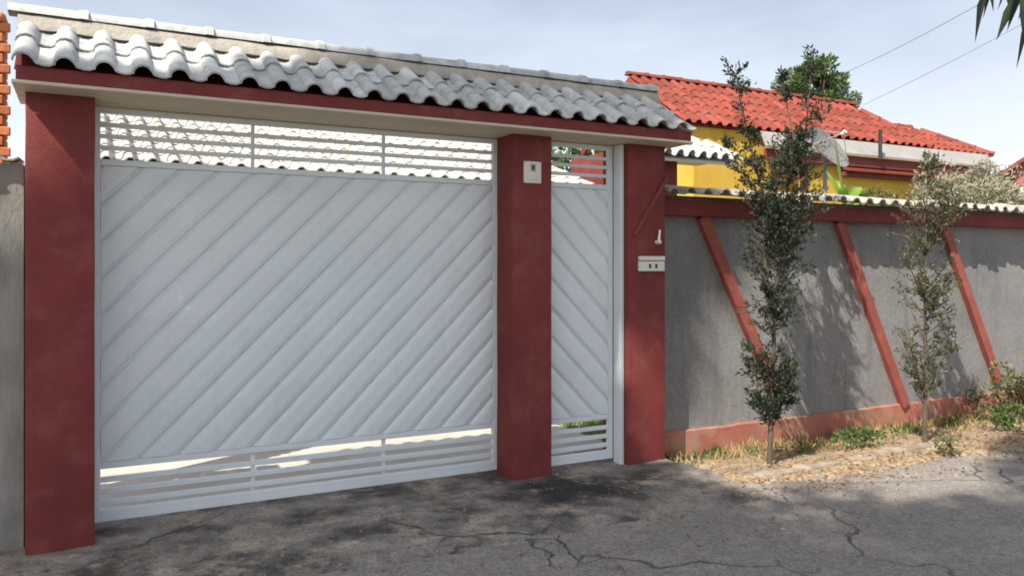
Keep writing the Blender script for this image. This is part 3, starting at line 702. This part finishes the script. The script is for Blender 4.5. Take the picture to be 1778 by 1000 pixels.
# ------------------------------------------------------------------ kerb
kb = thing('verge_kerb', 'low sandy concrete kerb along the dry planting strip', 'kerb', (4.55, 4.7, 0))
x = 4.66
for i in range(5):
    L = .5+random.uniform(-.06, .06); bm = bmesh.new(); add_box(bm, (0, -.055, -.08), (L-.012, .055, .075), .016, 2)
    bmesh.ops.subdivide_edges(bm, edges=[e for e in bm.edges if e.calc_length() > .2], cuts=6)
    for v in bm.verts: v.co += Vector((0, .010*noise2(v.co.x+i*3, v.co.z*3, 6), .012*noise2(v.co.x+i, v.co.y*5, 5)))
    o = link('kerb_stone', mesh_of(bm, 'kerb', 40), 'kerb', kb); o.location = (x-4.55, .02+.055*(x-4.66)*.5+random.uniform(-.01, .01), -.06+random.uniform(-.025, .008)); o.rotation_euler.z = random.uniform(-.02, .03); x += L

# ------------------------------------------------------------------ vegetation
def crown_points(n, centers):      # centers: (c, (rx,ry,rz), weight)
    W = np.array([w for _, _, w in centers], float); W /= W.sum(); P, D = [], []
    for (c, r, w), k in zip(centers, rng.multinomial(n, W)):
        d = rng.normal(size=(k, 3)); d /= np.linalg.norm(d, axis=1, keepdims=True)
        rad = rng.uniform(.25, 1, k)**.45
        P.append(np.array(c)+d*rad[:, None]*np.array(r)); D.append(d*.8+rng.normal(0, .6, (k, 3)))
    return np.concatenate(P), np.concatenate(D)
def clumpy(c, r, n, k, cr):        # n clumps scattered in an ellipsoid
    out = []
    for i in range(n):
        d = rng.normal(size=3); d /= np.linalg.norm(d); rad = rng.uniform(.1, 1)**.5
        out.append((np.array(c)+d*rad*np.array(r), np.array([cr, cr, cr*.8])*rng.uniform(.6, 1.25), 1.0))
    return out
def tree(name, label, base, trunk_pts, rads, clumps, nleaf, L, W, lm, group=None, cat='tree', limbs=6):
    t = thing(name, label, cat, base, group); b = Vector(base)
    V, F = [], []; tube_into(V, F, [Vector(p)-b for p in trunk_pts], rads, 8)
    top = Vector(trunk_pts[-1])-b; mid = Vector(trunk_pts[len(trunk_pts)//2])-b
    for i in range(limbs):
        c = Vector(clumps[int(rng.integers(len(clumps)))][0])-b; s = mid.lerp(top, rng.uniform(.3, 1))
        m_ = s.lerp(c, .5)+Vector((0, 0, -.05*(c-s).length)); tube_into(V, F, [s, m_, c], [rads[-1]*.8, rads[-1]*.5, rads[-1]*.15], 5)
    link('trunk', raw(V, F, 'trunk', 60), 'bark', t)
    P, D = crown_points(nleaf, clumps); P -= np.array(base)
    link('crown', leaves_mesh(P, D, rng.uniform(.6, 1.2, nleaf)*L, W), lm, t); return t

# dark upright shrub-tree in front of the wall: several narrow leafy stems
def stem_tree(name, label, base, stems, L, W, lm, per, trunk_r, group=None):
    t = thing(name, label, 'tree', base, group); b = Vector(base); V, F = [], []; P, D = [], []
    for pts, r0, dens, spread in stems:
        pts = [Vector(p)-b for p in pts]; n = len(pts)
        tube_into(V, F, pts, [r0*(1-.8*i/(n-1)) for i in range(n)], 6)
        length = sum((pts[i+1]-pts[i]).length for i in range(n-1)); k = int(length*per*dens)
        nt = max(1, k//16)
        for q in range(nt):                            # twigs leave the stem, leaves sit along the twigs
            f = rng.uniform(0, n-1.001); i = int(f); p = pts[i].lerp(pts[i+1], f-i)
            if p.z < .28: continue
            gap = math.sin(p.z*9+b.x*3+pts[0].x*5)
            if gap < -.4 and rng.random() < .6: continue
            sp = spread[i]*(1-(f-i))+spread[min(i+1, n-1)]*(f-i)
            a = rng.uniform(0, 6.283); e = rng.uniform(.1, 1.0); ln = sp*rng.uniform(.5, 1.15)
            tip = p+Vector((math.cos(a)*ln, math.sin(a)*ln, e*ln*1.1))
            tube_into(V, F, [p, p.lerp(tip, .5)+Vector((0, 0, -.02*ln)), tip], [.005, .004, .002], 3)
            for w in range(16):
                g = rng.uniform(.25, 1.05); P.append(p.lerp(tip, g)+Vector(rng.normal(0, .012, 3))); dd = (tip-p).normalized()
                D.append(np.array(dd)*.5+rng.normal(0, .65, 3)+np.array((0, 0, .25)))
    link('trunk', raw(V, F, 'stem', 60), 'bark', t)
    n = len(P); link('crown', leaves_mesh([tuple(p) for p in P], D, rng.uniform(.6, 1.2, n)*L, rng.uniform(.7, 1.2, n)*W), lm, t); return t
B1 = (5.10, 5.0, 0)
def A1(u, v, dy=0): return tuple(atY(u, v, 5.0+dy))
zb = (5.10, 5.0, -.16)
stem_tree('upright_shrub', 'tall dark green upright shrub in front of the first diagonal brace', B1, [
    ([zb, A1(1341, 660), A1(1347, 520), A1(1358, 400), A1(1372, 300)], .026, 1.3, [.05, .22, .26, .38, .34]),
    ([A1(1344, 560), A1(1330, 470), A1(1325, 380), A1(1340, 300)], .014, .8, [.1, .16, .2, .2]),
    ([A1(1350, 480), A1(1372, 400), A1(1388, 300, -.1), A1(1385, 240)], .014, 1.2, [.15, .24, .26, .14]),
    ([A1(1352, 420), A1(1322, 330), A1(1300, 240, .1), A1(1285, 175), A1(1278, 128)], .014, .5, [.16, .12, .08, .08, .11]),
    ([A1(1368, 320), A1(1380, 250, -.1), A1(1366, 180), A1(1357, 120)], .012, .4, [.2, .12, .06, .07]),
    ([A1(1372, 310), A1(1398, 235, .1), A1(1406, 160), A1(1411, 92)], .012, .42, [.2, .12, .07, .08]),
    ([A1(1372, 300), A1(1408, 230), A1(1445, 172)], .009, .35, [.14, .08, .05]),
    ([A1(1356, 400), A1(1300, 310, -.1), A1(1258, 250)], .009, .55, [.18, .14, .10]),
    ([A1(1342, 740), A1(1318, 690), A1(1306, 600)], .008, .9, [.12, .17, .10]),
    ([A1(1342, 740), A1(1362, 690), A1(1370, 620)], .008, .8, [.10, .13, .1]),
    ], .046, .017, 'leaf_dark', 1450, .03, 'shrubs along the wall')
B2 = (7.06, 4.95, 0)
def A2(u, v, dy=0): return tuple(atY(u, v, 4.95+dy))
stem_tree('sparse_sapling', 'thin sparse olive sapling standing between the second and third diagonal braces', B2, [
    ([(7.06, 4.95, -.16), A2(1607, 640), A2(1606, 520), A2(1608, 400), A2(1612, 270)], .024, .75, [.12, .26, .32, .34, .06]),
    ([A2(1606, 440), A2(1630, 390), A2(1655, 350)], .012, 1.2, [.15, .2, .14]),
    ([A2(1607, 560), A2(1636, 510), A2(1648, 450)], .009, .6, [.15, .16, .1]),
    ([A2(1606, 520), A2(1582, 470), A2(1572, 430)], .009, .6, [.15, .16, .1]),
    ([A2(1606, 690), A2(1640, 620), A2(1650, 560)], .009, .5, [.12, .16, .1]),
    ([A2(1606, 690), A2(1585, 620), A2(1575, 560)], .009, .5, [.12, .16, .1]),
    ], .044, .016, 'leaf_sap', 1300, .02, 'shrubs along the wall')
# bush at the right edge, on the verge
def bush(name, label, base, r, n, L, W, lm, clumps=14, group=None, cat='bush'):
    c = (base[0], base[1], base[2]+r[2]*1.0); cl = clumpy(c, r, clumps, 1, max(.08, min(r)*.45))
    return tree(name, label, base, [base, (base[0]+.02, base[1], base[2]+r[2]*.5), (base[0], base[1]+.02, base[2]+r[2])], [.02, .016, .01], cl, n, L, W, lm, group, cat, limbs=10)
p = atY(1768, 700, 5.25); bush('verge_bush', 'leafy yellow green bush on the verge by the last visible brace', (p.x, 5.25, 0), (.25, .25, .28), 900, .06, .03, 'leaf_olive', 12)
p = atY(1745, 745, 4.9); bush('verge_weed', 'low green weed at the foot of the verge bush', (p.x, 4.9, .02), (.22, .16, .09), 420, .06, .025, 'leaf_mid', 8, cat='weed')
p = atY(1700, 700, 5.45); bush('verge_weed', 'small dark weed against the pink plinth near the sapling', (p.x, 5.5, .02), (.10, .10, .13), 200, .05, .02, 'leaf_dark', 5, cat='weed')
p = atZ(1505, 768); bush('verge_weed', 'low dark weed between the two shrubs behind the kerb', (p.x, 5.1, .02), (.40, .12, .05), 380, .05, .022, 'leaf_mid', 9, cat='weed')
p = atZ(1650, 785); bush('verge_weed', 'small dry brown weed by the kerb end', (p.x, p.y, .0), (.10, .08, .07), 160, .05, .02, 'leaf_olive', 5, cat='weed')
# dry pale bush behind the wall
cl = clumpy((10.75, 6.9, 2.42), (1.45, .55, .55), 60, 1, .25)
tree('dry_bush', 'pale dusty dry bush rising behind the right end of the wall', (10.5, 6.9, 0), [(10.5, 6.9, 0), (10.45, 6.9, 1.2), (10.5, 6.9, 2.2)], [.06, .05, .03], cl, 15000, .07, .024, 'leaf_pale', cat='bush', limbs=26)
cl = clumpy((9.35, 7.2, 2.3), (.35, .3, .35), 8, 1, .2)
tree('garden_shrub', 'green garden shrub behind the wall beside the sapling top', (9.35, 7.2, 0), [(9.35, 7.2, 0), (9.35, 7.2, 1.2), (9.35, 7.2, 2.1)], [.04, .03, .02], cl, 2200, .07, .03, 'leaf_olive', cat='bush')
# broad-leaved plant (banana-like) inside the wall
bp_ = thing('broad_leaf_plant', 'bright green broad leaved plant behind the grey wall', 'plant', (8.72, 7.2, 0))
V, F = [], []; tube_into(V, F, [(0, 0, -.05), (.02, 0, 1.0), (0, 0, 2.5)], [.09, .08, .05], 9); link('stem', raw(V, F, 'st', 50), 'leaf_bright', bp_)
def broad_leaf(p0, d, L, w, droop, tw):
    V, F = [], []; d = Vector(d).normalized(); side = d.cross(Vector((math.sin(tw), math.cos(tw), .2))).normalized(); n = 10
    for i in range(n+1):
        f = i/n; c = Vector(p0)+d*(L*f)+Vector((0, 0, -droop*f*f*L)); ww = w*math.sin(math.pi*min(1, .06+f*.94))**.7*(1-.25*f)
        nrm = d.cross(side)
        V += [c-side*ww+nrm*ww*.35, c, c+side*ww*(1-.1*(i % 2))+nrm*ww*.35]
    for i in range(n):
        for j in range(2): F.append((i*3+j, i*3+j+1, i*3+j+4, i*3+j+3))
    link('leaf', raw(V, F, 'leaf', 70), 'leaf_bright', bp_)
for a_, el, L, w, dr in ((2.4, 1.42, 1.0, .10, .05), (2.9, 1.15, .75, .08, .3), (.2, 1.15, .65, .09, .5), (5.6, 1.1, .6, .09, .5), (1.2, 1.2, .6, .08, .4), (3.6, 1.05, .6, .08, .5), (4.9, 1.2, .55, .09, .5), (5.9, .9, .6, .09, .6), (5.2, .75, .5, .09, .6), (.8, .8, .55, .09, .6)):
    broad_leaf((0, 0, 2.4), (math.cos(a_)*math.cos(el), math.sin(a_)*math.cos(el), math.sin(el)), L, w, dr, a_)
# trees beyond the houses
def bg_tree(name, label, u, vtop, vmid, Y, rx, n, lm, L=.2, rz=None, clumps=26):
    c = atY(u, vmid, Y); top = atY(u, vtop, Y).z; rz = rz or (top-c.z); cl = clumpy(tuple(c), (rx, rx, rz), clumps, 1, rx*.34)
    tree(name, label, (c.x, Y, 0), [(c.x, Y, -.2), (c.x+.1, Y, c.z*.5), (c.x, Y, c.z)], [.22, .16, .09], cl, n, L, L*.5, lm, 'trees beyond the houses')
bg_tree('leafy_tree', 'bright green rounded tree rising behind the red roof ridge', 1420, 104, 162, 20, .85, 6500, 'leaf_mid', .17, clumps=34)
bg_tree('leafy_tree', 'pale grey green tree behind the red roof, beside the bright green tree', 1380, 122, 172, 22, .8, 3800, 'leaf_grey', .16)
bg_tree('narrow_tree', 'narrow grey green conifer where the red ridge ends', 1458, 112, 172, 23, .6, 3600, 'leaf_grey', .15)
bg_tree('leafy_tree', 'dark leafy tree behind the veranda roof', 620, 205, 300, 17, 2.6, 6000, 'leaf_mid', .2, 1.6, 40)
bg_tree('leafy_tree', 'broad leafy tree behind the right end of the veranda roof', 900, 225, 310, 16, 2.2, 5000, 'leaf_mid', .2, 1.4, 34)
# street trees that shade the lane and the gate (they stand left of and behind the camera)
def shade_tree(label, base, c, r, n, L, clumps):
    cl = clumpy(c, r, clumps, 1, min(r)*.42)
    b = Vector(base); t_ = Vector(c)
    tree('street_tree', label, base, [b-Vector((0, 0, .2)), b.lerp(t_, .35)+Vector((.1, 0, .3)), b.lerp(t_, .7), t_], [.24, .19, .14, .06], cl, n, L, L*.55, 'leaf_mid', 'street trees shading the lane', limbs=12)
def crown_top(x):                       # upper outline of the gate tree as the sun sees it, on the gate plane
    return float(np.interp(x, [-1.4, .1, .7, 1.3, 1.8, 2.6, 4.0, 4.6, 6.4], [1.85, 1.9, 2.2, 2.7, 3.5, 4.4, 4.1, .2, -2.3]))
cl = []
while len(cl) < 300:
    xs, zs, t_ = rng.uniform(-1.4, 6.2), rng.uniform(-4.2, 4.4), rng.uniform(0, 1.3)
    if xs < 4.0 and zs > crown_top(xs)-.3: continue
    if xs > float(np.interp(zs, [-4.2, -2.3, 0, .9, 1.6, 2.6, 4.2], [6.5, 5.7, 3.75, 3.6, 4.15, 4.45, 4.1])): continue
    t_ += 12.0
    cl.append((np.array((xs, 5.5, zs))-t_*np.array(SUN_RAW), np.array([.42, .16, .34])*rng.uniform(.75, 1.2), 1.0))
tree('street_tree', 'tall leafy street tree up the lane whose crown shades the gate', (-9.2, -1.8, -.05), [(-9.2, -1.8, -.25), (-9.0, -1.4, 4.5), (-8.6, -.6, 9.0), (-8.0, .1, 12.8)], [.36, .28, .2, .09], cl, 62000, .2, .11, 'leaf_mid', 'street trees shading the lane', limbs=18)
shade_tree('leafy street tree overhanging the lane opposite the gate', (-8.2, -4.6, -.05), (-7.2, -2.95, 13.9), (2.5, 1.45, 1.5), 13000, .2, 60)
shade_tree('leafy street tree overhanging the lane opposite the grey wall', (-3.4, -4.8, -.05), (-3.0, -3.0, 14.2), (2.6, 1.45, 1.5), 14000, .2, 60)
shade_tree('leafy street tree overhanging the lane farther along', (1.0, -4.8, -.05), (.8, -3.05, 14.2), (2.6, 1.45, 1.5), 13000, .2, 50)

# palm whose hanging fronds enter at the upper right
pb_ = Vector((5.75, 1.75, 0)); palm = thing('palm_tree', 'palm with dark drooping fronds overhanging the lane', 'palm', tuple(pb_))
V, F = [], []; tube_into(V, F, [(0, 0, -.2), (.05, 0, 1.5), (0, .05, 3.2), (-.05, .05, 4.3)], [.17, .13, .12, .13], 12); link('trunk', raw(V, F, 'pt', 50), 'bark', palm)
def frond(az, el, L, droop):
    V, F = [], []; P, D = [], []; p = Vector((-.05, .05, 4.3)); pts = []
    for i in range(15):
        f = i/14; e = el-droop*f*f
        pts.append(p.copy()); p = p+Vector((math.cos(az)*math.cos(e), math.sin(az)*math.cos(e), math.sin(e)))*(L/14)
    tube_into(V, F, pts, [.018*(1-.85*i/14)+.003 for i in range(15)], 5)
    fr = link('frond', raw(V, F, 'rachis', 60), 'leaf_palm', palm)
    for i in range(1, 15):
        d = (pts[i]-pts[i-1]).normalized(); s = d.cross(Vector((0, 0, 1))).normalized()
        for q in range(3):
            for sg in (-1, 1):
                P.append(pts[i-1].lerp(pts[i], q/3)); D.append(tuple(d*.6+s*sg*.75+Vector((0, 0, -.45))+Vector(rng.normal(0, .08, 3))))
    n = len(P); lens = np.array([.42*math.sin(.35+2.4*(k/n)) for k in range(n)])
    link('leaflets', leaves_mesh([tuple(v) for v in P], D, lens, .036), 'leaf_palm', fr)
for k_ in range(13): frond(k_*2.399, R(30 if k_ % 2 else 55), 1.9, R(110 if k_ % 2 else 95))
def hanging_frond(u, v, Y, lift):
    V, F = [], []; P, D = [], []; p0 = Vector((-.05, .05, 4.3)); p2 = atY(u, v, Y)-pb_; p1 = (p0+p2)/2+Vector((0, 0, lift))
    pts = [p0*(1-f)**2+p1*2*f*(1-f)+p2*f*f for f in [i/14 for i in range(15)]]
    tube_into(V, F, pts, [.018*(1-.85*i/14)+.003 for i in range(15)], 5)
    fr = link('frond', raw(V, F, 'rachis', 60), 'leaf_palm', palm)
    for i in range(1, 15):
        d = (pts[i]-pts[i-1]).normalized(); sd_ = d.cross(Vector((0, 0, 1))).normalized()
        for q in range(2):
            for sg in (-1, 1):
                P.append(pts[i-1].lerp(pts[i], q/2)); D.append(tuple(d*.35+sd_*sg*.4+Vector((0, 0, -.9))+Vector(rng.normal(0, .08, 3))))
    n = len(P); link('leaflets', leaves_mesh([tuple(w) for w in P], D, rng.uniform(.28, .42, n), .045), 'leaf_palm', fr)
hanging_frond(1708, -28, 2.7, .75); hanging_frond(1752, 0, 2.5, .6); hanging_frond(1785, 22, 2.35, .5)

# ------------------------------------------------------------------ grass tufts and litter on the verge
def scatter(n, fx, fy, keep=None):
    out = []
    while len(out) < n:
        x, y = fx(), fy()
        if keep is None or keep(x, y): out.append((x, y, verge_z(x, y)))
    return np.array(out)
ctr = scatter(95, lambda: rng.uniform(4.4, 11), lambda: 5.62-abs(rng.normal(0, .22)), lambda x, y: y > verge_edge(x)+.15)
P = np.repeat(ctr, 26, 0)+np.c_[rng.normal(0, .05, (len(ctr)*26, 2)), np.full(len(ctr)*26, -.005)]
D = np.c_[rng.normal(0, .45, (len(P), 2)), np.ones(len(P))]
tag(link('dry_grass', leaves_mesh(P, D, rng.uniform(.04, .13, len(P)), .008), 'straw'), 'dry straw coloured grass tufts at the foot of the wall', 'grass', kind='stuff')
ctr = scatter(46, lambda: rng.uniform(4.38, 10.5), lambda: 5.60-abs(rng.normal(0, .14)))
P = np.repeat(ctr, 22, 0)+np.c_[rng.normal(0, .05, (len(ctr)*22, 2)), np.full(len(ctr)*22, -.005)]
D = np.c_[rng.normal(0, .5, (len(P), 2)), np.ones(len(P))]
tag(link('green_weeds', leaves_mesh(P, D, rng.uniform(.04, .12, len(P)), .014), 'leaf_mid'), 'short green weeds along the pink plinth', 'weeds', kind='stuff')
P = scatter(1200, lambda: rng.uniform(4.3, 9.8), lambda: rng.normal(4.6, .33), lambda x, y: 3.9 < y < 5.5 and y > verge_edge(x)-.25); P[:, 2] = np.maximum(P[:, 2], [road_z(a, b) for a, b in P[:, :2]])+.008
D = np.c_[rng.normal(0, 1, (len(P), 2)), rng.normal(0, .12, len(P))]
tag(link('leaf_litter', leaves_mesh(P, D, rng.uniform(.02, .05, len(P)), .02), 'litter'), 'fallen dry brown leaves along the edge of the verge', 'leaves', kind='stuff')
# loose stones and twigs on the verge, the road edge and the driveway
V, F = [], []
def pebble(x, y, z, r):
    b = len(V); h = r*rng.uniform(.5, .9)
    for k in range(5):
        a = k*1.2566+rng.uniform(-.3, .3); V.append((x+math.cos(a)*r*rng.uniform(.7, 1.1), y+math.sin(a)*r*rng.uniform(.7, 1.1), z-.004))
    V.append((x+rng.uniform(-.3, .3)*r, y, z+h)); V.append((x, y+.4*r, z+h*.8))
    F.extend([(b+k, b+(k+1) % 5, b+5) for k in range(5)])
for q in range(220):
    x, y = rng.uniform(4.3, 9.5), rng.normal(4.45, .3)
    if 3.6 < y < 5.5: pebble(x, y, max(verge_z(x, y), road_z(x, y)), rng.uniform(.006, .022))
for q in range(380):
    x, y = rng.uniform(-.8, 5), rng.uniform(3.5, 5.4)
    pebble(x, y, drive_z(x, y) if y > drive_front(x) and x < 4.4 else road_z(x, y), rng.uniform(.004, .011))
tag(link('loose_stones', raw(V, F, 'stones'), 'kerb'), 'small loose stones on the verge and the driveway', 'stones', kind='stuff')
P = np.array([(x, y, (drive_z(x, y) if y > drive_front(x) and x < 4.4 else road_z(x, y))+.006) for x, y in zip(rng.uniform(-.6, 5.5, 340), rng.normal(4.5, .5, 340)) if 3.4 < y < 5.6])
D = np.c_[rng.normal(0, 1, (len(P), 2)), rng.normal(0, .12, len(P))]
tag(link('driveway_litter', leaves_mesh(P, D, rng.uniform(.02, .055, len(P)), .018), 'litter'), 'scattered dry leaves on the driveway before the gates', 'leaves', kind='stuff')
